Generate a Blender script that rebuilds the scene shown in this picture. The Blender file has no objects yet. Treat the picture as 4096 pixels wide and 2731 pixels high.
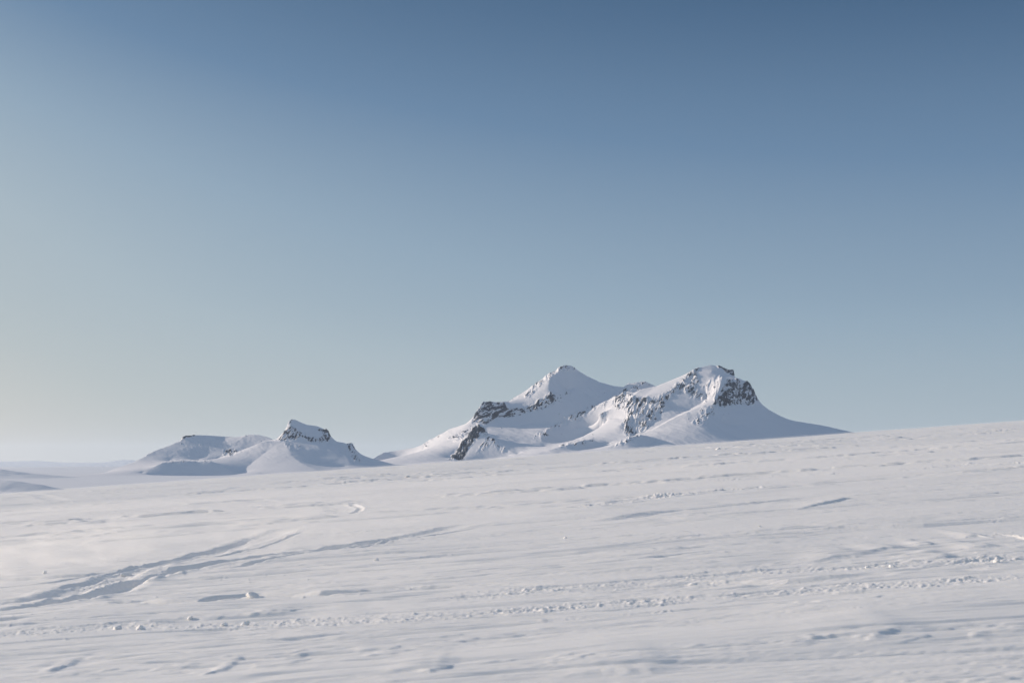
import bpy, math, random
import numpy as np
from mathutils import Vector

# ------------------------------------------------------------------ camera, world, sun, exposure
sc = bpy.context.scene
PITCH = math.atan(121.0 / 1422.2)          # true horizon at row 462 of 682
cd = bpy.data.cameras.new("camera"); cam = bpy.data.objects.new("camera", cd)
sc.collection.objects.link(cam); sc.camera = cam
cd.lens = 50.0; cd.sensor_width = 36.0; cd.clip_start = 0.1; cd.clip_end = 200000.0
cam.location = (0, 0, 0); cam.rotation_euler = (math.pi / 2 + PITCH, 0, 0)
cd.dof.use_dof = True; cd.dof.focus_distance = 160.0; cd.dof.aperture_fstop = 3.2

SUN_EL, SUN_AZ = math.radians(15.0), math.radians(64.0)     # azimuth: to the left of the view direction (+Y)
SD = Vector((-math.sin(SUN_AZ) * math.cos(SUN_EL), math.cos(SUN_AZ) * math.cos(SUN_EL), math.sin(SUN_EL)))
w = bpy.data.worlds.new("World"); sc.world = w; w.use_nodes = True
nt = w.node_tree; nt.nodes.clear()
N = nt.nodes.new; L = nt.links.new
out = N('ShaderNodeOutputWorld'); bg = N('ShaderNodeBackground'); sky = N('ShaderNodeTexSky')
sky.sky_type = 'NISHITA'; sky.sun_disc = False; sky.sun_elevation = SUN_EL; sky.sun_rotation = -SUN_AZ
sky.air_density = 1.0; sky.dust_density = 1.0; sky.ozone_density = 1.5; sky.altitude = 900
EXPO = 0.45
def wm(op, a, b=None):
    n = N('ShaderNodeMath'); n.operation = op
    for i, v in enumerate((a, b)):
        if v is None: continue
        if isinstance(v, (int, float)): n.inputs[i].default_value = v
        else: L(v, n.inputs[i])
    return n.outputs[0]
tcw = N('ShaderNodeTexCoord'); sxyz = N('ShaderNodeSeparateXYZ'); L(tcw.outputs['Generated'], sxyz.inputs[0])
dt = N('ShaderNodeVectorMath'); dt.operation = 'DOT_PRODUCT'; L(tcw.outputs['Generated'], dt.inputs[0]); dt.inputs[1].default_value = SD
ang = wm('MULTIPLY', wm('ARCCOSINE', dt.outputs['Value']), 180 / math.pi)
elv = wm('MAXIMUM', wm('MULTIPLY', wm('ARCSINE', sxyz.outputs['Z']), 180 / math.pi), 0.0)
er = N('ShaderNodeValToRGB'); L(wm('MULTIPLY', elv, 1 / 40.0), er.inputs[0])     # paleness by height above the horizon
EL = [(0, .74), (3.9, .61), (6.5, .52), (10.4, .43), (14.4, .295), (18, .15), (24, .06), (40, .02)]
while len(er.color_ramp.elements) < len(EL): er.color_ramp.elements.new(0.5)
for e, (p_, c_) in zip(er.color_ramp.elements, EL): e.position = p_ / 40.0
for e, (p_, c_) in zip(er.color_ramp.elements, EL): e.color = (c_, c_, c_, 1)
er.color_ramp.interpolation = 'B_SPLINE'
azt = wm('MULTIPLY', wm('MULTIPLY', wm('EXPONENT', wm('MULTIPLY', ang, -1 / 17.0)), 5.0), wm('EXPONENT', wm('MULTIPLY', elv, -1 / 42.0)))
q = wm('ADD', er.outputs[0], azt)
anti = wm('SUBTRACT', 180.0, ang)                    # extra sky brightness opposite the low sun, added behind the view to lift shadows
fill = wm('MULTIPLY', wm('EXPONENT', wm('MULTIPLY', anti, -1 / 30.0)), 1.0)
ov = N('ShaderNodeMapRange'); ov.interpolation_type = 'SMOOTHSTEP'; L(elv, ov.inputs[0])  # added fill: sky brightened overhead, above the frame, only for its light
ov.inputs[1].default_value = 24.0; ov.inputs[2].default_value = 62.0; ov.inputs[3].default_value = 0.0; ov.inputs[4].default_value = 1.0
cr = N('ShaderNodeValToRGB'); L(wm('MULTIPLY', q, 0.5), cr.inputs[0])
def s2l(c): return tuple(((v / 255 + .055) / 1.055) ** 2.4 for v in c) + (1,)
SKYR = [(0.0, (28, 60, 94)), (.07, (40, 71, 105)), (.20, (62, 94, 128)), (.42, (99, 129, 160)), (.60, (140, 162, 181)), (.75, (163, 178, 188)), (.90, (174, 183, 187)), (1.04, (190, 190, 188)), (1.3, (214, 211, 206)), (1.6, (240, 230, 218))]
el = cr.color_ramp.elements
while len(el) < len(SKYR): el.new(0.5)
for e, (p_, c_) in zip(el, SKYR): e.position = p_ * 0.5
for e, (p_, c_) in zip(el, SKYR): e.color = s2l(c_)
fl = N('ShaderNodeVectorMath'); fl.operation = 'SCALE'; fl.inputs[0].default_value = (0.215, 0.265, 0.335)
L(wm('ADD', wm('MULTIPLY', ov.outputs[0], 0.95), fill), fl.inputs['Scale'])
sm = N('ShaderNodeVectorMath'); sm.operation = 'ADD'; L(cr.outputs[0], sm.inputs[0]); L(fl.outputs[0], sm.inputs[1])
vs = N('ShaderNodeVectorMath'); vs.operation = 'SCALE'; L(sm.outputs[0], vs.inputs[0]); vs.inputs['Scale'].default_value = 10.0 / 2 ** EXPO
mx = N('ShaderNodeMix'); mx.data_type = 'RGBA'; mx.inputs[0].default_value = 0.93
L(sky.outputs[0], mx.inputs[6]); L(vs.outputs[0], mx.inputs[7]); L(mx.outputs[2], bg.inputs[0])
bg.inputs[1].default_value = 0.10
L(bg.outputs[0], out.inputs[0])
ld = bpy.data.lights.new("sun", 'SUN'); ld.energy = 3.45; ld.angle = math.radians(0.6); ld.color = (1.0, 0.84, 0.70)
sun = bpy.data.objects.new("sun", ld); sc.collection.objects.link(sun)
sun.rotation_euler = SD.to_track_quat('Z', 'Y').to_euler()
sc.view_settings.view_transform = 'Standard'; sc.view_settings.look = 'None'
sc.view_settings.exposure = EXPO; sc.view_settings.gamma = 1.0
sc.cycles.volume_bounces = 1; sc.cycles.max_bounces = 6; sc.cycles.diffuse_bounces = 5

# ------------------------------------------------------------------ noise
_rng = np.random.RandomState(7)
_P = _rng.permutation(4096).astype(np.int64)
_G = _rng.uniform(0, 2 * np.pi, 4096); _GX, _GY = np.cos(_G).astype(np.float32), np.sin(_G).astype(np.float32)
_V = _rng.uniform(-1, 1, 4096).astype(np.float32)
def _h(i, j): return _P[(_P[i & 4095] + j) & 4095]
def pn(x, y, seed=0):
    x = x + seed * 17.31; y = y - seed * 9.77
    xi = np.floor(x).astype(np.int64); yi = np.floor(y).astype(np.int64)
    fx = (x - xi).astype(np.float32); fy = (y - yi).astype(np.float32)
    u = fx * fx * fx * (fx * (fx * 6 - 15) + 10); v = fy * fy * fy * (fy * (fy * 6 - 15) + 10)
    def g(a, b, dx, dy):
        k = _h(a, b); return _GX[k] * dx + _GY[k] * dy
    n0 = g(xi, yi, fx, fy); n1 = g(xi + 1, yi, fx - 1, fy)
    n2 = g(xi, yi + 1, fx, fy - 1); n3 = g(xi + 1, yi + 1, fx - 1, fy - 1)
    return 1.45 * ((n0 + u * (n1 - n0)) * (1 - v) + (n2 + u * (n3 - n2)) * v)
def fbm(x, y, o=4, seed=0, g=0.5, l=2.03):
    s = 0; a = 1; t = 0
    for i in range(o):
        s = s + a * pn(x, y, seed + i * 3); t += a; a *= g; x = x * l; y = y * l
    return s / t
def rid(x, y, o=4, seed=0, g=0.5):
    s = 0; a = 1; t = 0
    for i in range(o):
        s = s + a * (1 - np.abs(pn(x, y, seed + i * 3)) * 1.6); t += a; a *= g; x = x * 2.03; y = y * 2.03
    return s / t
def ss(a, b, x):
    t = np.clip((x - a) / (b - a), 0, 1); return t * t * (3 - 2 * t)

# ------------------------------------------------------------------ photograph measuring (row/column of a 1024 x 682 frame)
CP, SP = math.cos(PITCH), math.sin(PITCH); FX = 1422.2
def ray(px, py):
    u = (px - 512) / FX; v = (341 - py) / FX
    return u, CP - v * SP, SP + v * CP
def at(px, py, Y):
    u, b, c = ray(px, py); return (u / b * Y, Y, c / b * Y)
def proj(X, Y, Z):
    d = Y * CP + Z * SP
    return 512 + FX * X / d, 341 - FX * (-Y * SP + Z * CP) / d

# ------------------------------------------------------------------ objects
def mesh_grid(name, X, Y, Z, mat, attrs=None, coll=sc.collection):
    r, c = X.shape
    co = np.empty((r * c, 3), np.float32); co[:, 0] = X.ravel(); co[:, 1] = Y.ravel(); co[:, 2] = Z.ravel()
    idx = np.arange(r * c, dtype=np.int32).reshape(r, c)
    q = np.stack([idx[:-1, :-1], idx[:-1, 1:], idx[1:, 1:], idx[1:, :-1]], -1).reshape(-1, 4)
    me = bpy.data.meshes.new(name)
    me.vertices.add(r * c); me.vertices.foreach_set("co", co.ravel())
    me.loops.add(q.size); me.loops.foreach_set("vertex_index", q.ravel())
    me.polygons.add(len(q)); me.polygons.foreach_set("loop_start", np.arange(0, q.size, 4, dtype=np.int32))
    me.polygons.foreach_set("use_smooth", np.ones(len(q), bool))
    me.update(calc_edges=True)
    for k, v in (attrs or {}).items():
        at_ = me.attributes.new(k, 'FLOAT', 'POINT'); at_.data.foreach_set("value", v.astype(np.float32).ravel())
    me.materials.append(mat)
    o = bpy.data.objects.new(name, me); coll.objects.link(o); return o
def structure(o, label=None):
    o['kind'] = 'structure'
    if label: o['label'] = label
    return o

# ------------------------------------------------------------------ materials
def new_mat(name):
    m = bpy.data.materials.new(name); m.use_nodes = True
    t = m.node_tree; b = t.nodes['Principled BSDF']; return m, t, b
def math_n(t, op, a, b=None, clamp=False):
    n = t.nodes.new('ShaderNodeMath'); n.operation = op; n.use_clamp = clamp
    for i, v in enumerate((a, b)):
        if v is None: continue
        if isinstance(v, (int, float)): n.inputs[i].default_value = v
        else: t.links.new(v, n.inputs[i])
    return n.outputs[0]
def noise_n(t, vec, scale, detail=3, rough=0.5, dist=0.0):
    n = t.nodes.new('ShaderNodeTexNoise'); n.inputs['Scale'].default_value = scale
    n.inputs['Detail'].default_value = detail; n.inputs['Roughness'].default_value = rough
    n.inputs['Distortion'].default_value = dist
    t.links.new(vec, n.inputs['Vector']); return n.outputs[0]
def map_n(t, vec, sx, sy, sz):
    n = t.nodes.new('ShaderNodeMapping'); n.inputs['Scale'].default_value = (sx, sy, sz)
    t.links.new(vec, n.inputs['Vector']); return n.outputs[0]
def mixc(t, f, a, b):
    n = t.nodes.new('ShaderNodeMix'); n.data_type = 'RGBA'
    if isinstance(f, (int, float)): n.inputs[0].default_value = f
    else: t.links.new(f, n.inputs[0])
    for i, v in ((6, a), (7, b)):
        if isinstance(v, tuple): n.inputs[i].default_value = (*v, 1)
        else: t.links.new(v, n.inputs[i])
    return n.outputs[2]

def snow_ground():
    m, t, b = new_mat("wind_packed_snow")
    tc = t.nodes.new('ShaderNodeTexCoord').outputs['Object']
    n1 = noise_n(t, map_n(t, tc, 0.12, 0.9, 1), 1.0, 5, 0.6)
    n2 = noise_n(t, map_n(t, tc, 1.6, 15, 6), 1.0, 5, 0.68)
    n3 = noise_n(t, tc, 60.0, 3, 0.6)
    f = math_n(t, 'MULTIPLY', math_n(t, 'SUBTRACT', n1, 0.35, True), 1.6, True)
    col = mixc(t, f, (0.85, 0.835, 0.80), (0.90, 0.875, 0.83))
    t.links.new(col, b.inputs['Base Color'])
    b.inputs['Roughness'].default_value = 0.62; b.inputs['Specular IOR Level'].default_value = 0.25
    b.inputs['Subsurface Weight'].default_value = 0.6; b.inputs['Subsurface Radius'].default_value = (1.0, 1.05, 1.2); b.inputs['Subsurface Scale'].default_value = 0.035
    hgt = math_n(t, 'ADD', math_n(t, 'MULTIPLY', n2, 0.010), math_n(t, 'MULTIPLY', n3, 0.0022))
    bp = t.nodes.new('ShaderNodeBump'); bp.inputs['Strength'].default_value = 0.7; bp.inputs['Distance'].default_value = 1.0
    t.links.new(hgt, bp.inputs['Height']); t.links.new(bp.outputs[0], b.inputs['Normal'])
    return m
def snow_rock(name, snow=(0.80, 0.80, 0.82), scale=1.0):
    m, t, b = new_mat(name)
    tc = t.nodes.new('ShaderNodeTexCoord').outputs['Object']
    at_ = t.nodes.new('ShaderNodeAttribute'); at_.attribute_name = 'rock'
    geo = t.nodes.new('ShaderNodeNewGeometry')
    sp = t.nodes.new('ShaderNodeSeparateXYZ'); t.links.new(geo.outputs['Normal'], sp.inputs[0])
    n1 = noise_n(t, map_n(t, tc, 0.10 * scale, 0.10 * scale, 0.30 * scale), 1.0, 6, 0.66, 0.6)
    n2 = noise_n(t, tc, 0.035 * scale, 4, 0.6)
    # bare rock where the terrain says so, its edge broken up by fine drifted snow
    steep = math_n(t, 'MULTIPLY', math_n(t, 'SUBTRACT', 0.72, sp.outputs['Z']), 0.5)
    v = math_n(t, 'ADD', at_.outputs['Fac'], steep)
    v = math_n(t, 'ADD', v, math_n(t, 'MULTIPLY', math_n(t, 'SUBTRACT', n1, 0.5), 0.9))
    k = math_n(t, 'MULTIPLY', math_n(t, 'SUBTRACT', v, 0.36), 3.5, True)
    gate = math_n(t, 'MULTIPLY', at_.outputs['Fac'], 8.0, True)
    k = math_n(t, 'MULTIPLY', k, gate)
    rock = mixc(t, math_n(t, 'MULTIPLY', math_n(t, 'SUBTRACT', n1, .38, True), 3.2, True), (0.014, 0.030, 0.052), (0.075, 0.105, 0.145))
    sn = mixc(t, n2, tuple(c * 0.94 for c in snow), snow)
    t.links.new(mixc(t, k, sn, rock), b.inputs['Base Color'])
    b.inputs['Roughness'].default_value = 0.75; b.inputs['Specular IOR Level'].default_value = 0.15
    bp = t.nodes.new('ShaderNodeBump'); bp.inputs['Strength'].default_value = 0.8; bp.inputs['Distance'].default_value = 1.0
    hh = math_n(t, 'MULTIPLY', n1, math_n(t, 'ADD', math_n(t, 'MULTIPLY', at_.outputs['Fac'], 3.0, False), 0.5))
    t.links.new(hh, bp.inputs['Height']); t.links.new(bp.outputs[0], b.inputs['Normal'])
    return m
M_GROUND = snow_ground()
M_MASSIF = snow_rock("mountain_snow_and_basalt")
M_FAR = snow_rock("far_snow", (0.80, 0.81, 0.83))

# ------------------------------------------------------------------ near ground: tilted wind-packed snow slope, tracks pressed into it
H, GA, GB, GC, Y0R = 2.0, 0.0713, 0.0121, 3.0e-5, 150.0
def base_z(x, y):
    r = np.maximum(0, y - Y0R)
    return -H + GA * x + GB * y - GC * r * r + 0.0
def ground_pt(px, py):
    u, b, c = ray(px, py)                 # plane z = -H + a x + b y
    k = -H / (c - GA * u - GB * b); return u * k, b * k
def dist_poly(x, y, pts):
    """distance to a polyline, arclength, signed side"""
    best = np.full(x.shape, 1e9, np.float32); s = np.zeros_like(best); side = np.zeros_like(best); acc = 0.0
    for (x0, y0), (x1, y1) in zip(pts[:-1], pts[1:]):
        dx, dy = x1 - x0, y1 - y0; ln = math.hypot(dx, dy)
        t = np.clip(((x - x0) * dx + (y - y0) * dy) / (ln * ln), 0, 1)
        ex = x - x0 - t * dx; ey = y - y0 - t * dy
        d = np.hypot(ex, ey); m = d < best
        best[m] = d[m]; s[m] = (acc + t * ln)[m]; side[m] = np.sign(dx * ey - dy * ex)[m]; acc += ln
    return best, s, side, acc
# (pixels along it, half width m, trench depth m, berm height m, roughness height m)
TRACKS = [
 ([(-60,612),(0,601),(24,599),(61,592.5),(104.5,580.5),(135,572),(161,565),(187,558.8),(217.7,551),(244,543.5),(262,539)], .42, .10, .05, .06),
 ([(61,596),(104,586),(150,575),(200,569),(240,570)], .62, .04, .05, .09),
 ([(244,543.5),(261,539),(283,530.5),(307,526)], .45, .05, .03, .07),
 ([(209,558),(260,547),(283,540),(305,532)], .09, .03, .02, .01),
 ([(100,502),(170,501),(239,501.2),(287,501.4),(325,503),(344,507),(345,512),(325,516.7)], .6, .025, .04, .08),
 ([(352,503),(361,508),(352,515.7)], .15, .06, .03, .01),
 ([(0,609),(60,601),(125,584.5),(189,569),(239,563),(294,553.3),(326,549),(340,545),(370,541.4),(403,536)], .30, .13, .05, .01),
 ([(189,572),(239,567.5),(294,558),(326,552)], .12, .05, .02, .01),
 ([(370,541.4),(402.7,536),(435,530.5),(479,524)], .4, .08, .03, .07),
 ([(239,571),(326.5,567.5),(374.4,562)], .5, .05, .05, .05),
 ([(374.4,562),(435,556.6),(512,551),(621,544.6),(686,540.3),(827.6,531.6),(925.6,527),(1060,517)], .38, .10, .04, .05),
 ([(-40,584),(0,581.6),(43.5,579.5),(87,577),(122,571.8)], .22, .09, .05, .04),
 ([(24,612),(115,606.7),(196,605.6),(228.6,601),(252.5,598),(315.6,597),(402.7,590),(446,588),(540,585)], .20, .10, .06, .05),
 ([(-60,645),(0,641.5),(65,638),(117.5,633),(163,634),(217.7,630.6),(326.5,626),(402.7,623),(490,618.6),(555.5,613),(621,609),(675,605.6),(729.7,603.4),(795,599),(860,594.7),(925.6,592.5),(1080,583)], .26, .02, .02, .075),
 ([(409,600),(512,593.6),(566,590),(610,587),(660,582),(708,576),(773,574),(882,567.5),(969,565),(1060,552)], .36, .02, .02, .085),
 ([(610,589),(653.5,589),(703.6,587),(784,587),(838.5,583.8),(871,580.5),(886,576)], .24, .045, .06, .04),
 ([(-60,596),(0,588),(60,582),(110,575),(165,561),(215,549),(250,540)], .10, .05, .02, .01),
 ([(-60,616),(0,609),(60,600),(104,592),(140,583),(142,582)], .30, .07, .03, .03),
 ([(0,592),(60,588),(105,578)], .10, .05, .02, .02),
 ([(100,592),(120,589),(143,583)], .28, .09, .03, .02),
 ([(240,563),(300,556),(380,541),(420,534)], .08, .05, .02, .01),
 ([(352,548),(400,538.5),(440,533),(480,527)], .08, .04, .02, .01),
 ([(0,560),(80,555),(150,552)], .08, .03, .02, .01),
 ([(700,606),(800,602),(900,600),(1060,596)], .10, .04, .02, .01),
 ([(500,630),(640,622),(760,613)], .12, .02, .02, .03),
 ([(500,462),(600,454.5),(682,450),(745.4,447.7),(809,443.7),(848.7,439.7),(904,437),(1060,427)], 1.6, .08, .05, .20),
 ([(700,481),(761,476),(825,472.8),(872.6,470.7)], .5, .02, .08, .20),
 ([(880,471),(960,465),(1060,461)], .6, .02, .08, .20),
 ([(560,512),(650,500),(682,496),(745.4,489),(800,486)], .5, .02, .08, .18),
 ([(600,522),(650,514.5),(737,505),(850,495)], .6, .10, .03, .06),
 ([(0,485),(60,500),(140,497),(240,487),(380,478)], .9, .05, .05, .10),
 ([(0,524),(50,520),(120,514),(240,507),(300,505)], .7, .06, .05, .14),
 ([(0,507),(90,501),(200,492),(330,484),(470,479)], .8, .06, .05, .14),
]
DRIFTS = [  # hand-placed drift lips: pixels along the lip, height, windward length (m)
 ([(795,654),(822,649),(873,648),(900,641),(925,639)], .065, 1.0),
 ([(560,682),(600,676),(650,676),(680,674)], .07, .9),
 ([(385,680),(430,679),(447,676),(455,672)], .07, .8),
 ([(40,676),(62,673),(72,670)], .05, .6),
 ([(200,682),(215,678),(228,676)], .05, .6),
 ([(228,618),(290,617),(305,613)], .06, .6),
 ([(175,623),(230,621),(296,618)], .05, .5),
 ([(860,556),(880,553),(905,550)], .10, 1.2),
 ([(805,564),(840,559),(870,556)], .09, 1.2),
 ([(900,564),(930,561),(955,557)], .10, 1.2),
 ([(960,552),(985,550),(1000,549)], .09, 1.2),
 ([(1005,536),(1020,539),(1040,542)], .12, 1.2),
 ([(960,539),(975,537),(990,538)], .08, 1.2),
 ([(915,548),(925,547),(938,546)], .08, 1.0),
 ([(795,511),(815,507),(835,504),(852,499)], .12, 1.4),
 ([(335,545),(352,543),(378,540)], .10, .6),
]
def ground_detail(x, y, sp_y, sp_x):
    def lod(lam_x, lam_y): return ss(1.0, 2.4, lam_y / sp_y) * ss(1.0, 2.4, lam_x / sp_x)
    wx = x + 0.8 * pn(x / 4, y / 2.2, 50); wy = y + 0.35 * pn(x / 5, y / 2.5, 51)
    z = 0.10 * pn(x / 40, y / 22, 1) + 0.03 * pn(x / 14, y / 4.5, 2)
    patch = ss(-0.25, 0.45, fbm(x / 22, y / 9, 3, 5))
    # wind-cut plates with sharp edges, long along the wind (x)
    for lx, ly, am, sd in ((10, 1.5, .034, 11), (4.5, .62, .024, 12), (20, 3.6, .085, 13), (2.2, .30, .010, 14), (.9, .15, .005, 15), (34, 9.0, .13, 16), (70, 20.0, .14, 17)):
        n = fbm(wx / lx, wy / ly, 3, sd)
        pl = ss(0.02, 0.17, n) * (0.45 + 0.55 * n) + 0.22 * n
        z = z + am * pl * lod(lx, ly) * (0.25 + 0.8 * patch)
    z = z + 0.0035 * fbm(x / .45, y / .09, 3, 21) * lod(.25, .09)
    for lx, ly, am, sd in ((1.5, .16, .008, 41), (3.2, .40, .016, 42), (7, 1.1, .032, 43)):     # fine scoured lines
        n = np.abs(fbm(wx / lx, (wy + .06 * wx) / ly, 3, sd, .6)); z = z - am * (1 - ss(0, .12, n)) * ss(-.2, .3, pn(x / (lx * 4), y / (ly * 6), sd + 1)) * lod(lx, ly)
    # a few crumbs and small chunks
    c = ss(0.58, 0.74, pn(x / .09, y / .10, 31)) * ss(0.15, 0.5, pn(x / 3, y / 1.2, 32))
    z = z + 0.012 * c * lod(.10, .12) * ss(15, 18, y)
    # broken crust: small plates lifted along streaks
    c = ss(0.10, 0.30, fbm(x / .55, y / .22, 3, 34)) * ss(0.12, 0.34, fbm(x / 9, y / 1.1, 2, 35))
    z = z + 0.012 * c * lod(.4, .2)
    c = ss(0.06, 0.26, fbm(wx / 4.5, wy / 1.15, 4, 37, .6)) * ss(0.12, 0.34, fbm(x / 55, y / 8, 3, 38)) * ss(30, 60, y)
    z = z + 0.13 * c * lod(1.5, 1.0)
    return z
ty = [4.0]
while ty[-1] < 420: ty.append(ty[-1] + (.08 if ty[-1] < 9.5 else max(.024, (.0018 if ty[-1] < 40 else .0024) * ty[-1])))
while ty[-1] < 3000: ty.append(ty[-1] * 1.03)
ty = np.array(ty)
tx = list(np.arange(-0.43, 0.4301, 0.00068)); st = 0.00068
while tx[-1] < 3.0: st *= 1.07; tx.append(tx[-1] + st); tx.insert(0, -tx[-1])
tx = np.array(tx)
GX_, GY_ = np.meshgrid(tx, ty); GX_ = GX_ * (GY_ + 1.5)
spy = np.gradient(ty)[:, None] * np.ones_like(GX_); spx = np.gradient(tx)[None, :] * (GY_ + 1.5)
GX_ = GX_.astype(np.float64)
GZ = ground_detail(GX_, GY_, spy, spx)
far_damp = 1 - ss(300, 900, GY_) * 0.5
for pts, hw, dep, berm, rough in TRACKS:
    wp = [ground_pt(*p) for p in pts]
    xs = [p[0] for p in wp]; ys = [p[1] for p in wp]; mg = hw * 4
    r0, r1 = np.searchsorted(ty, [min(ys) - mg, max(ys) + mg])
    sl = slice(r0, r1)
    x, y = GX_[sl], GY_[sl]
    wob = 0.25 * hw * pn(x / 2.5, y / 2.5, 61)
    d, s, side, tot = dist_poly(x, y, wp)
    d = np.abs(d + wob)
    fade = ss(0, 1.2 + hw * 2, s + .3) * ss(0, 1.2 + hw * 2, tot - s + .3) * (0.82 + 0.18 * ss(-.3, .2, pn(s / 3.1, s * 0 + hw * 7, 64)))
    u = d / hw
    trench = -dep * (1 - ss(0.35, 1.15, u))
    bm = berm * np.exp(-((u - 1.35) / 0.38) ** 2) * (0.6 + 0.8 * pn(x / .7, y / .5, 62))
    cs = .022 + .0026 * float(np.mean(ys))
    clus = ss(-.25, .45, fbm(x / (cs * 9), y / (cs * 9), 2, 67))
    big_ = np.maximum(0, fbm(x / (cs * 2.6), y / (cs * 1.8), 3, 66, 0.62) - 0.05) * 1.5
    sm_ = np.maximum(0, pn(x / cs, y / (cs * .8), 68) - .12) * 0.9 + 0.45 * np.maximum(0, pn(x / (cs * .5), y / (cs * .45), 69))
    lump = (big_ + sm_) * (.35 + .65 * clus)
    body = rough * 1.5 * lump * (1 - ss(0.4, 2.4, u)) * (0.55 + 0.45 * ss(-.35, .35, pn(s / 2.6, s * 0 + 3.3, 65)))
    smooth_under = GZ[sl]
    GZ[sl] = smooth_under + (0.95 * trench + 0.50 * bm + 0.43 * body) * fade
for pts, hgt, ln in DRIFTS:
    wp = np.array([ground_pt(*p) for p in pts]); wx0, wx1 = wp[0, 0], wp[-1, 0]; tot = wx1 - wx0
    r0, r1 = np.searchsorted(ty, [wp[:, 1].min() - ln * 3, wp[:, 1].max() + ln * 4]); sl = slice(r0, r1)
    x, y = GX_[sl], GY_[sl]
    d = y - np.interp(x, wp[:, 0], wp[:, 1]) + .10 * pn(x / .6, y * 0 + ln * 9, 81) + .03 * pn(x / .12, y / .2, 82)
    f = (x - wx0) / tot
    e = ss(-.25, .55, f) * (1 - ss(.70, 1.12, f))
    up = np.where(d > 0, np.exp(-(d / (ln * (.4 + .6 * e))) ** 2), np.exp(-(d / (ln * 0.10)) ** 2))
    GZ[sl] += 0.45 * hgt * up * e
# broad soft whaleback in the foreground
bx, by = ground_pt(735, 648)
GZ += 0.06 * np.exp(-((GX_ - bx) / 3.2) ** 2 - ((GY_ - by - .1 * (GX_ - bx)) / .9) ** 2)
GZ = GZ * 0.88 * far_damp + base_z(GX_, GY_)
structure(mesh_grid("ground", GX_, GY_, GZ, M_GROUND), "near wind-packed snow slope with vehicle tracks")

# ------------------------------------------------------------------ loose snow chunks lying on the slope
import bmesh
def ground_h(x, y):
    i = int(np.searchsorted(ty, y)); j = int(np.argmin(np.abs(tx * (ty[i] + 1.5) - x)))
    return float(GZ[i - 1:i + 2, j - 2:j + 3].mean())
CHUNKS = [  # px, py of the foot, width px, height px, depth ratio, squareness, label
 (252, 600.5, 14, 6.5, .8, .1, "largest wedge-shaped snow block sitting on the middle drift edge"),
 (294, 554, 3.4, 3.6, 1, .9, "small upright snow cube standing beside the smooth left track"),
 (376, 561, 5.5, 4.4, 1, .5, "rounded snow chunk at the end of the rough track left of centre"),
 (45, 575, 4.2, 4.2, 1, .0, "small round snowball alone on the smooth snow at the far left"),
 (126, 574, 13, 5.0, .6, .6, "tilted snow slab lifted where the left tracks cross"),
 (410, 591, 5.5, 4.0, 1, .3, "snow lump on the shaded drift edge just left of centre"),
 (190, 625, 5.5, 3.6, 1, .2, "snow lump between the middle drift edge and the rubble band"),
 (245, 629, 8, 6.0, .8, .2, "peaked snow lump topping the rubble band, right one of the tall lumps"),
 (118, 636, 10, 6.0, .8, .2, "broad snow lump at the left end of the rubble band"),
 (141, 635, 9, 6.5, .8, .5, "angular snow chunk in the rubble band beside the broad lump"),
 (224, 630, 7, 4.5, .8, .3, "low snow lump left of the peaked lump in the rubble band"),
 (408, 477.5, 6, 2.0, 1, .3, "flat snow lump far off below the gap between the mountains"),
 (434, 475, 5, 2.8, 1, .5, "upright far-off snow lump below the foot of the big mountain"),
 (718, 449.5, 5, 2.4, 1, .4, "distant snow lump below the dark cliff of the big mountain"),
 (996, 567, 7, 5.0, .8, .2, "pointed snow lump near the right edge above the rubble"),
 (869, 570, 7, 4.2, .8, .2, "peaked snow lump in the wind-carved patch, left of its neighbour"),
 (892, 570.5, 6, 3.4, .8, .3, "flatter snow lump in the wind-carved patch, right of its neighbour"),
 (760, 527, 3, 2.0, 1, .4, "tiny snow crumb on the smooth snow right of centre"),
 (565, 537.5, 3.4, 2.2, 1, .4, "tiny snow crumb on the smooth snow just right of centre"),
]
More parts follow.
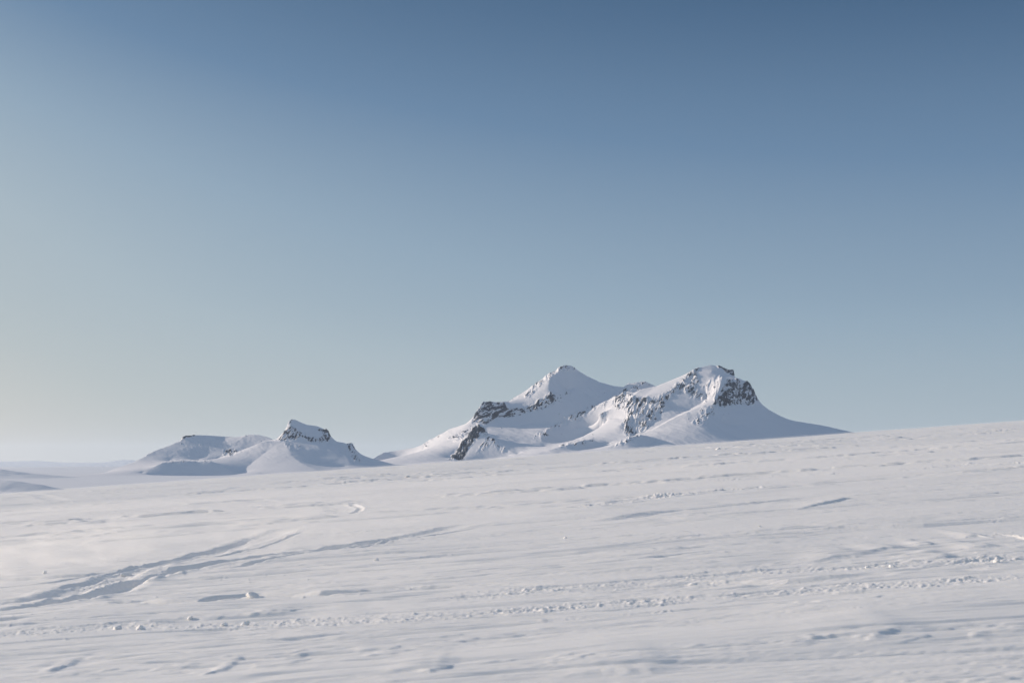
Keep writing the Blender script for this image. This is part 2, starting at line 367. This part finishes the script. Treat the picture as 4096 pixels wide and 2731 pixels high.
for k, (cx, cy, wp_, hp_, dr, sq, lab) in enumerate(CHUNKS):
    gx_, gy_ = ground_pt(cx, cy)
    if gy_ > 140:                                   # the slope rolls off there: march down to it
        u, b_, c_ = ray(cx, cy); yy = np.linspace(60, 420, 2000); dz = base_z(u / b_ * yy, yy) - c_ / b_ * yy
        hit = np.where(dz > 0)[0]; gy_ = float(yy[hit[0]]) if len(hit) else 260.0; gx_ = u / b_ * gy_
    m_ = gy_ / FX; rr = random.Random(900 + k)
    bm = bmesh.new(); bmesh.ops.create_icosphere(bm, subdivisions=4, radius=1.0)
    co = np.array([v.co[:] for v in bm.verts])
    if sq > 0: co = co / (np.maximum(np.abs(co).max(1), 1e-6)[:, None] ** (sq * .8))
    for q_ in range(7):                             # knock off facets
        n_ = np.array([rr.gauss(0, 1), rr.gauss(0, 1), rr.gauss(0, .8)]); n_ /= np.linalg.norm(n_)
        dd = co @ n_; lim = rr.uniform(.55, .85); co = co - np.maximum(0, dd - lim)[:, None] * n_[None, :] * .9
    co = co * (1 + .16 * fbm(co[:, 0] * 2 + k, co[:, 1] * 2 + co[:, 2] * 1.7, 4, 700 + k, .6))[:, None]
    co = co * (1 + .10 * rid(co[:, 0] * 4 + k, co[:, 1] * 4 + co[:, 2] * 3, 3, 740 + k))[:, None]
    co[:, 0] += .45 * co[:, 2] * rr.uniform(-1, 1)
    co *= np.array([wp_ * m_ / 2, wp_ * m_ / 2 * dr, hp_ * m_ * .62])
    for v, c3 in zip(bm.verts, co): v.co = c3
    for f_ in bm.faces: f_.smooth = True
    me = bpy.data.meshes.new("snow_chunk"); bm.to_mesh(me); bm.free(); me.materials.append(M_GROUND)
    o = bpy.data.objects.new("snow_chunk", me); sc.collection.objects.link(o)
    o.location = (gx_, gy_, ground_h(gx_, gy_) + hp_ * m_ * .08); o.rotation_euler = (0, 0, rr.uniform(-.5, .5))
    o['label'] = lab; o['category'] = "snow chunk"; o['group'] = "loose snow chunks on the slope"

# ------------------------------------------------------------------ valley snow plain out to the horizon
VZ = -30.0; RE = 6.4e6
def valley_z(x, y):
    z = VZ + 5.0 * fbm(x / 900, y / 1400, 3, 90) * ss(1500, 4000, np.hypot(x, y)) - (x * x + y * y) / (2 * RE)
    z = z + 1.6 * fbm(x / 190, y / 70, 3, 95) * ss(800, 1500, np.hypot(x, y))
    z = z + 9 * ss(0.1, .35, pn(x / 1500, y / 2600, 93)) * ss(4500, 9000, y)
    return z
vy = np.concatenate([np.linspace(-3000, 1200, 20), np.geomspace(1230, 27000, 400)])
vx = np.linspace(-1.6, 1.6, 520)
VX, VY = np.meshgrid(vx, vy); VX = VX * (np.abs(VY) + 2500)
structure(mesh_grid("terrain", VX, VY, valley_z(VX, VY), M_FAR, {'rock': np.zeros_like(VX)}), "flat snow plain running to the horizon")

# ------------------------------------------------------------------ mountains from measured ridge lines
def solve(lines, x0, x1, y0, y1, step, edge=-34.0, smooth=1, full=1.7):
    F = lambda v: np.maximum(v + 60.0, 1.0) ** full          # relax in a curved scale: full slopes instead of sagging tents
    G = lambda v: np.maximum(v, 1.0) ** (1 / full) - 60.0
    lines = [[(a, b, float(F(c))) for a, b, c in l] for l in lines]; edge = float(F(edge))
    levels = 5; z = None
    for lv in range(levels - 1, -1, -1):
        h = step * 2 ** lv
        nx = int((x1 - x0) / h) + 1; ny = int((y1 - y0) / h) + 1
        con = np.zeros((ny, nx)); cnt = np.zeros((ny, nx))
        for pts in lines:
            for a, b in zip(pts[:-1], pts[1:]):
                n = max(2, int(max(abs(b[0] - a[0]), abs(b[1] - a[1])) / h * 2) + 1)
                t = np.linspace(0, 1, n)
                ix = np.rint((a[0] + (b[0] - a[0]) * t - x0) / h).astype(int); iy = np.rint((a[1] + (b[1] - a[1]) * t - y0) / h).astype(int)
                ok = (ix >= 0) & (ix < nx) & (iy >= 0) & (iy < ny)
                np.add.at(con, (iy[ok], ix[ok]), (a[2] + (b[2] - a[2]) * t)[ok]); np.add.at(cnt, (iy[ok], ix[ok]), 1)
        fix = cnt > 0; val = np.where(fix, con / np.maximum(cnt, 1), 0)
        fix[0, :] = fix[-1, :] = True; fix[:, 0] = fix[:, -1] = True
        val[0, :] = val[-1, :] = edge; val[:, 0] = val[:, -1] = edge
        if z is None: z = np.full((ny, nx), edge)
        else:
            yy = np.linspace(0, z.shape[0] - 1, ny); xx = np.linspace(0, z.shape[1] - 1, nx)
            yi = np.minimum(yy.astype(int), z.shape[0] - 2); xi = np.minimum(xx.astype(int), z.shape[1] - 2)
            fy = (yy - yi)[:, None]; fx = (xx - xi)[None, :]
            z = (z[yi][:, xi] * (1 - fx) + z[yi][:, xi + 1] * fx) * (1 - fy) + (z[yi + 1][:, xi] * (1 - fx) + z[yi + 1][:, xi + 1] * fx) * fy
        z = np.where(fix, val, z)
        J, I = np.meshgrid(np.arange(nx), np.arange(ny)); red = ((I + J) & 1) == 0
        for it in range(260 if lv > 1 else (120 if lv else 60)):
            for c in (red, ~red):
                av = z.copy(); av[1:-1, 1:-1] = (z[:-2, 1:-1] + z[2:, 1:-1] + z[1:-1, :-2] + z[1:-1, 2:]) / 4
                m = c & ~fix; z[m] += 1.6 * (av[m] - z[m]) if it < 50 else (av[m] - z[m])
    z = G(z)
    for _ in range(smooth):
        z[1:-1, 1:-1] = (4 * z[1:-1, 1:-1] + z[:-2, 1:-1] + z[2:, 1:-1] + z[1:-1, :-2] + z[1:-1, 2:]) / 8
    X, Y = np.meshgrid(x0 + step * np.arange(z.shape[1]), y0 + step * np.arange(z.shape[0]))
    return X, Y, z
def inpoly(px, py, poly):
    r = np.zeros(px.shape, bool); n = len(poly)
    for i in range(n):
        (x0, y0), (x1, y1) = poly[i], poly[(i + 1) % n]
        if y0 == y1: continue
        c = ((y0 > py) != (y1 > py)) & (px < (x1 - x0) * (py - y0) / (y1 - y0) + x0)
        r ^= c
    return r
def pdist(px, py, poly):
    best = np.full(px.shape, 1e9)
    for (x0, y0), (x1, y1) in zip(poly, poly[1:] + poly[:1]):
        dx, dy = x1 - x0, y1 - y0; l2 = dx * dx + dy * dy + 1e-9
        t = np.clip(((px - x0) * dx + (py - y0) * dy) / l2, 0, 1)
        best = np.minimum(best, np.hypot(px - x0 - t * dx, py - y0 - t * dy))
    return best
def build_mountain(name, ridges, zones, box, step, mat, label, seed, soften=(), nsky=0):
    lines = [[at(*p) for p in r] for r in ridges]
    for l in lines[:nsky]:                          # the far side falls away behind each skyline crest
        lines = lines + [[(a, b + 45, max(c - 16, -32)) for a, b, c in l], [(a, b + 120, max(c - 52, -33)) for a, b, c in l]]
    X, Y, Z = solve(lines, *box, step)
    def up2(A):                                     # twice as fine
        B = np.empty((A.shape[0] * 2 - 1, A.shape[1] * 2 - 1)); B[::2, ::2] = A; B[1::2, ::2] = (A[1:] + A[:-1]) / 2
        B[:, 1::2] = (B[:, 2::2] + B[:, :-1:2]) / 2; return B
    X, Y, Z = up2(X), up2(Y), up2(Z); step = step / 2
    px, py = proj(X, Y, Z)
    for poly, n_it in soften:                       # wind-rounded snow where no sharp crest stands
        m = ss(-3, 3, pdist(px, py, poly) * np.where(inpoly(px, py, poly), 1, -1))
        y0_, y1_ = np.where(m.max(1) > 0)[0][[0, -1]]; x0_, x1_ = np.where(m.max(0) > 0)[0][[0, -1]]
        w_ = (slice(y0_, y1_ + 1), slice(x0_, x1_ + 1)); A = Z[w_].copy(); m = m[w_]
        for _ in range(n_it):
            A[1:-1, 1:-1] = (A[:-2, 1:-1] + A[2:, 1:-1] + A[1:-1, :-2] + A[1:-1, 2:]) / 4
        Z[w_] = Z[w_] * (1 - m) + A * m
    zone = np.zeros_like(Z); rock = np.zeros_like(Z); rel = np.zeros_like(Z)
    wx_ = px + 1.6 * pn(px / 9, py / 9, seed + 1); wy_ = py + 1.2 * pn(px / 8, py / 8, seed + 2)
    for k, (poly, dens, cr, th, lam, el_) in enumerate(zones):
        # th: lean of the ledges/flutes from vertical, lam: spacing, el_: how many times longer than wide
        d = pdist(px, py, poly) * np.where(inpoly(px, py, poly), 1, -1) + 1.6 * pn(px / 4, py / 4, seed + 3)
        m = ss(-2.0, 2.2, d)
        if m.max() <= 0: continue
        c_, s_ = math.cos(math.radians(th)), math.sin(math.radians(th))
        y0_, y1_ = np.where(m.max(1) > 0)[0][[0, -1]]; x0_, x1_ = np.where(m.max(0) > 0)[0][[0, -1]]
        w_ = (slice(y0_, y1_ + 1), slice(x0_, x1_ + 1)); m = m[w_]
        ax = (wx_[w_] * c_ + wy_[w_] * s_) / lam; bx_ = (-wx_[w_] * s_ + wy_[w_] * c_) / (lam * el_ * 1.25)
        ax = ax + .30 * fbm(bx_ * 2.1, ax * .8, 2, seed + 15)
        r0 = rid(ax * .33, bx_ * .5, 2, seed + 20 + k, .5) - .5       # ribs
        r1 = rid(ax * .95, bx_, 4, seed + 21 + k, .68) - .5           # fine flutes and ledges
        r2 = fbm(ax * 1.5, bx_ * 1.3, 4, seed + 40 + k, .78)
        clu = fbm(px[w_] / 9, py[w_] / 6, 3, seed + 60 + k)
        h = 1.5 * r0 + .62 * r1 + .42 * r2
        rel[w_] += m * cr * h
        thr = 0.62 - dens * 1.12
        bare = ss(thr, thr + .26, 1.75 * r2 + 1.0 * r1 + .80 * clu + .3 * r0)
        rock[w_] = np.maximum(rock[w_], m * bare)
    stone = ss(.60, .74, pn(px / 1.7, py / 1.3, seed + 90)) * ss(.18, .42, fbm(px / 16, py / 9, 2, seed + 91)) * ss(10, 60, Z)
    rock = np.maximum(rock, stone * (zone < .5)); rel = rel + stone * .18
    big = 1.6 * fbm(X / 90, Y / 90, 3, seed) * ss(-30, 20, Z)
    wind = 0.55 * rid((X + .5 * Y) / 17, (Y - .5 * X) / 60, 3, seed + 8) * ss(-20, 40, Z) * ss(-.1, .3, pn(X / 120, Y / 120, seed + 9)) + 0.9 * fbm((X + .5 * Y) / 26, (Y - .5 * X) / 70, 3, seed + 6) * ss(-20, 40, Z)
    gy, gx = np.gradient(Z, step); sl_ = np.hypot(gx, gy); st_ = ss(.35, 1.1, sl_)
    Z2 = Z + big + wind + rel * 7.0 * (1 - .45 * st_) + 0.3 * fbm(X / 12, Y / 5, 3, seed + 20)
    Y2 = Y - rel * 6.0 * (.3 + .7 * st_)
    X2 = X - rel * 1.5
    o = mesh_grid(name, X2, Y2, Z2, mat, {'rock': rock})
    return structure(o, label)

MASSIF = [
 # skyline, left foot to the west summit and on to the saddle
 [(366,461,4200),(373,458,4250),(383,452,4300),(398,450,4350),(421,446,4350),(430,439,4330),(450,428.5,4300),(472,421,4240)],
 [(473.5,417,4215),(477,409,4215),(484,401,4225),(488,402,4250),(504,401.5,4330),(509,401,4390),(526.5,389.5,4420),(537.6,382,4440),(551,372,4460),(561,366,4470),(571,365.3,4480),(578,370,4485),(588,376.2,4490),(599,381.3,4480),(612,385,4460),(623.5,386.4,4440),(628,383,4420),(636.6,382,4410),(644,380.5,4410),(655,385.5,4400),(668,392,4380)],
 # east summit skyline
 [(640,389,4190),(656,385.6,4200),(674,378.3,4215),(690,371.5,4215),(697,367.5,4220),(704.6,366,4230),(711,364.7,4240),(721,366,4230),(729,369,4215),(734,368.7,4195)],
 [(735.5,377,4170),(739.5,378,4150),(745,380.5,4125),(750,383,4100),(753,388,4085),(755,393,4075)],
 [(755.6,398.5,4065),(761.6,404,4060),(770,410,4060),(778.6,415.3,4060),(787,419,4060),(800,421.4,4060),(821.7,424.6,4060),(851,431,4060),(880,438,4060),(930,452,4060)],
 # west summit: crest parting sun and shade, down to the plateau rim
 [(561,367,4460),(555,373,4430),(550,377,4405),(548.6,385,4370),(549,390,4345),(552,394,4320)],
 [(488,402.5,4235),(504,402.5,4290),(522,404,4300),(535,401,4305),(552,394,4315)],
 # foot of the dark cliff band, snow apron beneath it, terrace edge
 [(474,423,4185),(481.5,423.5,4170),(488,422,4180),(497.6,417.5,4215),(523,413.6,4250),(543.5,408,4270),(553,402,4290)],
 [(477,426.5,4150),(483,426.2,4150),(495,426,4155),(509.5,425.8,4175),(535,423.6,4205),(560.5,422.1,4205)],
 [(489,437,3960),(497.6,441.5,3920),(511,442.5,3910),(530,443,3900),(547,447,3870)],
 # small front peak
 [(450,459,3860),(456,451,3900),(465,440,3920),(476,426.5,3945),(481,425.3,3950),(485,428,3940),(489,436,3910),(500,442.8,3870),(509.5,449.5,3830),(518,454,3800)],
 [(462,463,3800),(480,461,3815),(497,458,3810),(508,457,3800)],
 [(484,431,4010),(493,440,3955)],
 # lobes on the terrace
 [(525,426,4170),(522,434,4040),(519,443,3920)],
 [(560,422.5,4200),(549,427,4120),(543,433,4030),(541,440,3950),(547,448.5,3870)],
 # central ridge
 [(623,388,4430),(619,391.5,4400),(605,400,4330),(589.5,407.2,4290),(581,411,4260),(570.8,414.5,4230),(560.5,422.1,4205)],
 [(612,397,4330),(600,404,4240)],
 # buttress left of the dome
 [(640,386,4330),(630,389,4260),(620,394,4220),(616.7,401.7,4180),(611.6,407.7,4150),(600.5,412.8,4130),(602,418,4120),(605.6,424,4105)],
 # valley floor between
 [(606,424.5,4110),(598,429,4120),(586,434.8,4120),(573,441.5,4070),(552,446.5,3960)],
 # dome edge and ribs
 [(656,386,4190),(648,391,4150),(643,396,4110),(640,402,4080),(632,412,4030),(626,424,3960),(622,432,3900)],
 [(640,389,4190),(634,396,4130),(630,401,4100)],
 [(691,372,4205),(680,382,4150),(669,389,4100),(666,395,4075),(659.5,405,4020),(657.8,415.3,3970),(652.7,423.8,3925),(643,433,3870)],
 [(669,389,4100),(655,392,4110),(646,396,4100)],
 # shaded bowl and its gully
 [(712,370,4190),(707,378,4140),(703,386,4090),(707,393,4060),(703,402,4015),(689,409.5,3985),(672,417.5,3940),(651,429.5,3880)],
 # ridge D and the lit flank of the east buttress
 [(722,375.5,4090),(721,384,4040),(718,392,4010),(714,401,3975),(709,407,3950),(704,405.2,3965)],
 [(704,405,3968),(689,411,3945),(672,418.6,3900),(651,430.5,3845),(642,434,3820),(630,441,3780)],
 [(709,407,3940),(706,416,3870),(702,428,3785),(698,440,3700),(696,448,3640)],
 [(568,391,4395),(574,387.6,4400),(582,391,4385),(590,396.5,4365)],
 # cliff of the east buttress: rim and foot
 [(722,375.5,4090),(727,377.5,4085),(735,378.5,4100),(745,381.5,4095)],
 [(714,402,3972),(722,405,3985),(737,405,4005),(751,402.6,4040)],
 [(725,425,3895),(735,425,3895),(750,423,3905),(775,424,3920),(800,427,3950)],
 [(740,440,3790),(780,440,3810),(820,440,3850)],
 [(430,441,4310),(421,450,4190),(409,461,4080)],[(372,464,4215),(385,463.5,4262),(397,463,4262),(406,462.5,4180)],[(408,456,4225),(416,451,4250)],[(603,419,4118),(615,418,4080),(626,420,4010)],[(600,425,4170),(590,425,4180),(575,430,4175)],
 # hummocks at the foot
 [(609,448.5,3640),(623,441,3680),(631.5,436,3705),(641,434,3710),(648,435.2,3725),(654,437.4,3745)],
 [(636,447,3640),(648,446.5,3660),(655,441.5,3715)],
 [(548.6,450,3690),(569,443.6,3740),(580,441,3770),(591,439,3800),(600,441.5,3810),(609,444.5,3815)],
 [(575,450,3690),(592,449.5,3750),(604,449,3780)],
]
Z_MASSIF = [
 ([(472,422),(475,409),(483,400),(489,401),(505,402),(507,408),(523,408),(525,413),(512,417),(497,418),(490,423),(481,424)], .66, .9, 66, 3.0, 4.0),
 ([(519,408),(535,403),(545,396),(552,390),(556,397),(553,404),(545,407),(530,412)], .52, .7, 50, 3.0, 2.0),
 ([(450,459),(463,440),(476,425),(484,426),(489,436),(481,433),(474,441),(467,450),(463,460)], .95, .7, 25, 2.4, 2.5),
 ([(484,432),(500,443),(510,451),(503,453),(490,445),(475,455)], .12, .25, 30, 3.5, 2.5),
 ([(525,396),(531,386),(540,378),(552,370),(560,365),(572,363),(579,370),(572,371),(562,370),(553,376),(545,382),(535,390),(528,397)], .24, .75, 40, 3.0, 2.0),
 ([(503,401),(509,394),(519,392),(517,397),(508,402)], .25, .5, 65, 2.5, 2.5),
 ([(548,392),(562,393),(562,402),(552,405)], .18, .3, 20, 3.0, 1.5),
 ([(565,389),(570,389),(570,395),(565,395)], .45, .2, 20, 3.0, 1.5),
 ([(553,413),(560,413),(560,417),(553,417)], .35, .2, 60, 3.0, 1.5),
 ([(571,414),(589,406),(605,401),(618,392),(620,398),(606,405),(594,411),(580,420),(560,427),(553,430),(545,437),(541,434),(553,424)], .17, .4, 40, 3.5, 1.6),
 ([(612,405),(617,395),(624,388),(640,384),(640,388),(628,392),(640,396),(634,402),(626,408),(616,409)], .42, .8, 35, 3.5, 2.0),
 ([(626,384),(636,380),(645,379),(655,385),(645,384),(636,383)], .25, .3, 60, 3.0, 1.5),
 ([(600,412),(612,407),(610,412),(603,416),(602,422)], .08, .22, 35, 3.0, 2.5),
 ([(630,400),(642,397),(652,398),(660,395),(664,405),(661,414),(655,420),(648,428),(640,431),(628,437),(621,428),(626,412),(622,405)], .28, 1.0, 26, 3.2, 3.4),
 ([(626,424),(634,429),(629,437),(624,433)], .40, .5, 30, 3.0, 1.5),
 ([(658,400),(664,394),(672,388),(681,380),(690,371),(699,367),(697,374),(700,382),(696,386),(701,392),(707,396),(706,401),(694,397),(684,391),(674,393),(668,400),(662,412),(657,414)], .47, .9, 40, 3.2, 1.8),
 ([(717,365),(722,363),(738,366),(738,376),(730,375),(722,369)], .66, .6, 80, 2.4, 2.5),
 ([(723,388),(726,379),(737,379.5),(748,382),(754,388),(758,400),(752,404),(740,404),(732,405),(724,407),(713,403),(719,396)], .60, 1.2, 8, 3.2, 1.7),
 ([(700,408),(714,403),(722,406),(715,413),(708,421),(698,424),(690,423),(698,416)], .16, .5, 50, 3.2, 2.2),
 ([(705,384),(711,379),(722,375),(723,388),(715,398),(707,396)], .02, .6, 12, 2.2, 6.0),
 ([(609,448),(622,441),(630,435),(640,435),(634,440),(620,444)], .30, .5, 50, 2.6, 1.8),
 ([(560,445),(572,441),(592,438),(600,441),(585,446),(575,446)], .20, .4, 65, 3.0, 2.0),
 ([(447,438),(462,430),(478,424),(476,431),(458,441)], .18, .4, 60, 2.6, 1.8),
 ([(421,447),(430,438),(450,429),(450,432),(432,441),(424,448)], .22, .3, 50, 2.6, 1.8),
 ([(536,434),(546,428),(549,432),(545,440),(541,437)], .2, .4, 30, 2.6, 1.8),
]
build_mountain("mountain", MASSIF, Z_MASSIF, (-620, 1330, 3400, 5000), 3.0, M_MASSIF,
               "large snowy double-peaked mountain with dark rock cliffs right of centre", 100, nsky=5,
               soften=[([(690,412),(708,408),(722,412),(724,450),(684,450)], 700), ([(498,428),(535,426),(540,445),(498,446)], 60), ([(655,388),(690,374),(690,379),(668,389),(650,396)], 60)])

HILLS = [
 [(88,476,3400),(105,472,3450),(134,461.5,3560),(143.5,456.4,3600),(151,451.3,3640),(166.4,446,3690),(180,440.5,3730)],
 [(182.7,435.6,3740),(193,434.6,3760),(206.6,434.6,3780),(222,435.6,3800),(237,436.7,3800),(248.7,434.2,3790),(258,434.2,3780),(268,436.7,3760),(273,439.3,3740),(278,439,3720)],
 [(278,439,3700),(283,432.5,3705),(288,426.8,3710)],[(289,419.5,3720),(293.7,418.2,3730),(306,424,3735),(317.6,425.3,3740),(325,428.3,3735),(328.7,429,3730)],
 [(330.5,439.4,3725),(336.7,441.1,3725),(344,441.8,3725)],[(348,443,3720),(350.5,441.8,3720),(352.4,442.2,3720)],
 [(355,450,3715),(359.7,453.6,3715),(371,457.8,3720),(378,459.5,3730),(395,464,3730)],
 # crag foot
 [(278,440,3690),(290,441,3665),(305,443.5,3650),(318,444,3650),(329,441.5,3680)],
 [(289,424,3705),(296,428,3695),(306,434,3690),(316,437,3690),(326,432,3705)],
 # spur crest with the sunlit face below it
 [(278,440,3680),(282,440,3665),(287,446,3600),(292,455,3520),(296,459,3480),(300.4,462,3440),(308.6,466,3390),(316.7,469,3350),(330,476,3300)],
 [(318,467,3480),(330,467,3490),(345,466,3500)],[(330,447,3640),(322,455,3570)],
 [(278,440,3680),(268,441,3660),(258,443,3655),(239,450.7,3645),(220,457,3630),(210,461,3600)],
 [(266,452,3585),(252,462,3500),(241,474.5,3380)],[(262,473.5,3325),(285,472.5,3310),(300,472,3300)],
 # back hill crest and hollow
 [(222,437,3795),(226,441,3750),(231,447,3700),(230,451,3670)],
 [(248,434.5,3785),(238,440,3745),(231,446,3710)],[(272,441,3705),(262,443.2,3712),(250,447.8,3692),(238,452.5,3660)],
 [(193,436,3755),(185,446,3690),(176,455,3620),(168,461,3570)],
 [(214,446,3700),(204,455,3650),(194,460,3600)],
 # front mound in shade
 [(141,473,3335),(152,467,3365),(162.6,461.8,3385),(173,461,3395),(184.6,460.3,3400),(197,461,3400),(210.4,460.8,3398),(218,463,3390),(225.7,466.5,3378),(237,474,3352)],
 [(150,474.6,3325),(190,475.2,3345),(215,475.6,3348),(232,475.4,3342)],
 # right shaded flank
 [(329,442,3690),(338,448,3640),(345,455,3590),(350,463,3520)],
 [(352,444,3715),(356,455,3680),(362,460,3640)],
]
Z_HILLS = [
 ([(276,440),(283,432),(288,426),(289,418),(293,418),(292,424),(298,431),(306,434),(302,438),(292,438),(284,441)], .50, .55, 35, 2.4, 2.0),
 ([(300,435),(318,438),(323,434),(318,429),(324,427),(330,429),(331,440),(322,443),(310,441)], .60, .55, 10, 2.2, 2.0),
 ([(181,440),(182,434),(196,434),(195,437),(187,437)], .66, .25, 70, 2.2, 2.0),
 ([(146,456),(151,450),(155,450),(150,454)], .5, .3, 50, 2.2, 2.0),
 ([(224,449),(235,449),(240,451),(230,455),(224,454)], .62, .3, 10, 2.2, 2.0),
 ([(346,444),(351,440),(355,443),(356,452),(362,462),(354,461),(349,453)], .48, .45, 20, 2.2, 1.8),
 ([(160,463),(168,460),(212,459.5),(214,462),(180,462)], .14, .12, 70, 2.2, 1.5),
 ([(285,444),(300,445),(302,448),(290,448)], .15, .2, 60, 2.2, 1.5),
]
build_mountain("mountain", HILLS, Z_HILLS, (-1180, -250, 3000, 4300), 3.0, M_MASSIF,
               "lower snowy ridge with a square rock crag left of the big mountain", 200, nsky=7)

# ------------------------------------------------------------------ rounded hill on the far left and faded far ranges
def hump(name, ctrl, box, step, label, seed, mat=M_FAR, edge=-36):
    lines = [[at(*p) for p in r] for r in ctrl]
    X, Y, Z = solve(lines, *box, step, edge=edge, smooth=6)
    Z = Z + (1.6 * fbm(X / 60, Y / 40, 4, seed) + .7 * fbm(X / 22, Y / 9, 3, seed + 1)) * step / 3 * ss(edge, edge + 12, Z)
    return structure(mesh_grid(name, X, Y, Z, mat, {'rock': np.zeros_like(Z)}), label)
hump("hill", [[(-60,476,1300),(-20,477,1290),(0,478.3,1280),(17,480.2,1270),(34,483,1260),(51,486.6,1250),(64,491,1240),(80,497,1230)],[(-60,490,1262),(0,491.5,1255),(30,491.5,1248),(58,492.5,1238)]],
     (-760, -330, 1080, 1500), 3.0, "low rounded blue-shaded hill at the left edge", 300)
hump("hill", [[(-60,467.5,3000),(-10,468,2950),(3,469,2930),(17,471.5,2900)]], (-1400, -850, 2700, 3200), 4.0, "low snowy rise at the left edge beyond the rounded hill", 310)
hump("distant_mountains", [[(-80,459,22000),(-30,461,22000),(17,460.9,22000),(30,460.3,22000),(42,460.7,22000),(60,462.3,22000),(95,463,22000)],
                           [(108,463,22000),(114,459.8,22000),(121,459.3,22000),(129,459.2,22000),(138,459.8,22000),(150,461.5,22000)]],
     (-10400, -5000, 20500, 24000), 30.0, "faded far range on the left horizon", 320, edge=-110)

# ------------------------------------------------------------------ the air between: one closed box of thin haze
HZ = 2.4e-5
hm = bpy.data.materials.new("thin_haze"); hm.use_nodes = True; t = hm.node_tree; t.nodes.clear()
pv = t.nodes.new('ShaderNodeVolumePrincipled'); pv.inputs['Density'].default_value = HZ
pv.inputs['Color'].default_value = (0.76, 0.87, 1.0, 1); pv.inputs['Anisotropy'].default_value = 0.3
t.links.new(pv.outputs[0], t.nodes.new('ShaderNodeOutputMaterial').inputs['Volume'])
def box(name, lo, hi, m):
    v = [(x, y, z) for z in (lo[2], hi[2]) for y in (lo[1], hi[1]) for x in (lo[0], hi[0])]
    f = [(0, 2, 3, 1), (4, 5, 7, 6), (0, 1, 5, 4), (1, 3, 7, 5), (3, 2, 6, 7), (2, 0, 4, 6)]
    me = bpy.data.meshes.new(name); me.from_pydata(v, [], f); me.update(); me.materials.append(m)
    o = bpy.data.objects.new(name, me); sc.collection.objects.link(o); return o
zmin = min((o.matrix_world @ Vector(c)).z for o in sc.objects if o.type == 'MESH' for c in o.bound_box)
xs = [abs((o.matrix_world @ Vector(c)).x) for o in sc.objects if o.type == 'MESH' for c in o.bound_box]
hz = box("haze", (-max(xs) - 10, -5000, zmin - 1), (max(xs) + 10, 28000, 340), hm); hz['kind'] = 'stuff'

# ------------------------------------------------------------------ drifting snow skimming the slope
def volume_mat(name, dens, col=(1, 1, 1), aniso=0.2):
    m = bpy.data.materials.new(name); m.use_nodes = True; t = m.node_tree; t.nodes.clear()
    pv = t.nodes.new('ShaderNodeVolumePrincipled'); pv.inputs['Density'].default_value = dens
    pv.inputs['Color'].default_value = (*col, 1); pv.inputs['Anisotropy'].default_value = aniso
    t.links.new(pv.outputs[0], t.nodes.new('ShaderNodeOutputMaterial').inputs['Volume']); return m, t, pv
def veil(name, x0, x1, y0, y1, h0, h1, m, nx=24, ny=60):
    """closed shell that follows the slope from h0 to h1 above it"""
    X, Y = np.meshgrid(np.linspace(x0, x1, nx), np.linspace(y0, y1, ny)); B = base_z(X, Y)
    v = []; f = []
    for zz in (B + h0, B + h1): v += list(zip(X.ravel().tolist(), Y.ravel().tolist(), zz.ravel().tolist()))
    k = nx * ny; I = lambda j, i: j * nx + i
    for j in range(ny - 1):
        for i in range(nx - 1):
            a, b, c, d = I(j, i), I(j, i + 1), I(j + 1, i + 1), I(j + 1, i)
            f += [(d, c, b, a), (a + k, b + k, c + k, d + k)]
    for j in range(ny - 1): f += [(I(j, 0), I(j, 0) + k, I(j + 1, 0) + k, I(j + 1, 0)), (I(j + 1, nx - 1), I(j + 1, nx - 1) + k, I(j, nx - 1) + k, I(j, nx - 1))]
    for i in range(nx - 1): f += [(I(0, i + 1), I(0, i + 1) + k, I(0, i) + k, I(0, i)), (I(ny - 1, i), I(ny - 1, i) + k, I(ny - 1, i + 1) + k, I(ny - 1, i + 1))]
    me = bpy.data.meshes.new(name); me.from_pydata(v, [], f); me.update(); me.materials.append(m)
    o = bpy.data.objects.new(name, me); sc.collection.objects.link(o); o['kind'] = 'stuff'; return o
vm, _, _ = volume_mat("skimming_snow", 0.0013)
veil("drifting_snow", -420, 420, 90, 700, -.4, .42, vm)['label'] = "thin veil of drifting snow along the crest of the slope"
wm_, t, pv = volume_mat("blowing_wisps", 1.0, (1.0, 0.99, 0.97), 0.35)
tc = t.nodes.new('ShaderNodeTexCoord').outputs['Object']
wn = noise_n(t, map_n(t, tc, .75, .55, 2.2), 1.0, 4, 0.65, 1.5); wn2 = noise_n(t, map_n(t, tc, .16, .11, .2), 1.0, 2, 0.5)
sx = t.nodes.new('ShaderNodeSeparateXYZ'); t.links.new(tc, sx.inputs[0])
dn = math_n(t, 'MULTIPLY', math_n(t, 'SUBTRACT', wn, 0.51, True), 1.3)
dn = math_n(t, 'MULTIPLY', dn, math_n(t, 'MULTIPLY', math_n(t, 'SUBTRACT', wn2, 0.44, True), 7.0, True))
side_ = math_n(t, 'MULTIPLY', math_n(t, 'SUBTRACT', 3.0, sx.outputs['X']), 0.10, True)      # thicker to the left, out of the wind's lee
t.links.new(math_n(t, 'MULTIPLY', dn, side_), pv.inputs['Density'])
o = veil("blowing_snow", -22, 3, 9.5, 46, -.15, .75, wm_); o['label'] = "pale wisps of blowing snow over the near left slope"
wm_.cycles.volume_step_rate = 1.0
vn, _, _ = volume_mat("ground_drift", 0.017, (1.0, 0.99, 0.98), 0.3)
veil("drifting_snow", -80, 80, 4, 89.5, -.25, .38, vn)['label'] = "low veil of drifting snow skimming the near slope"
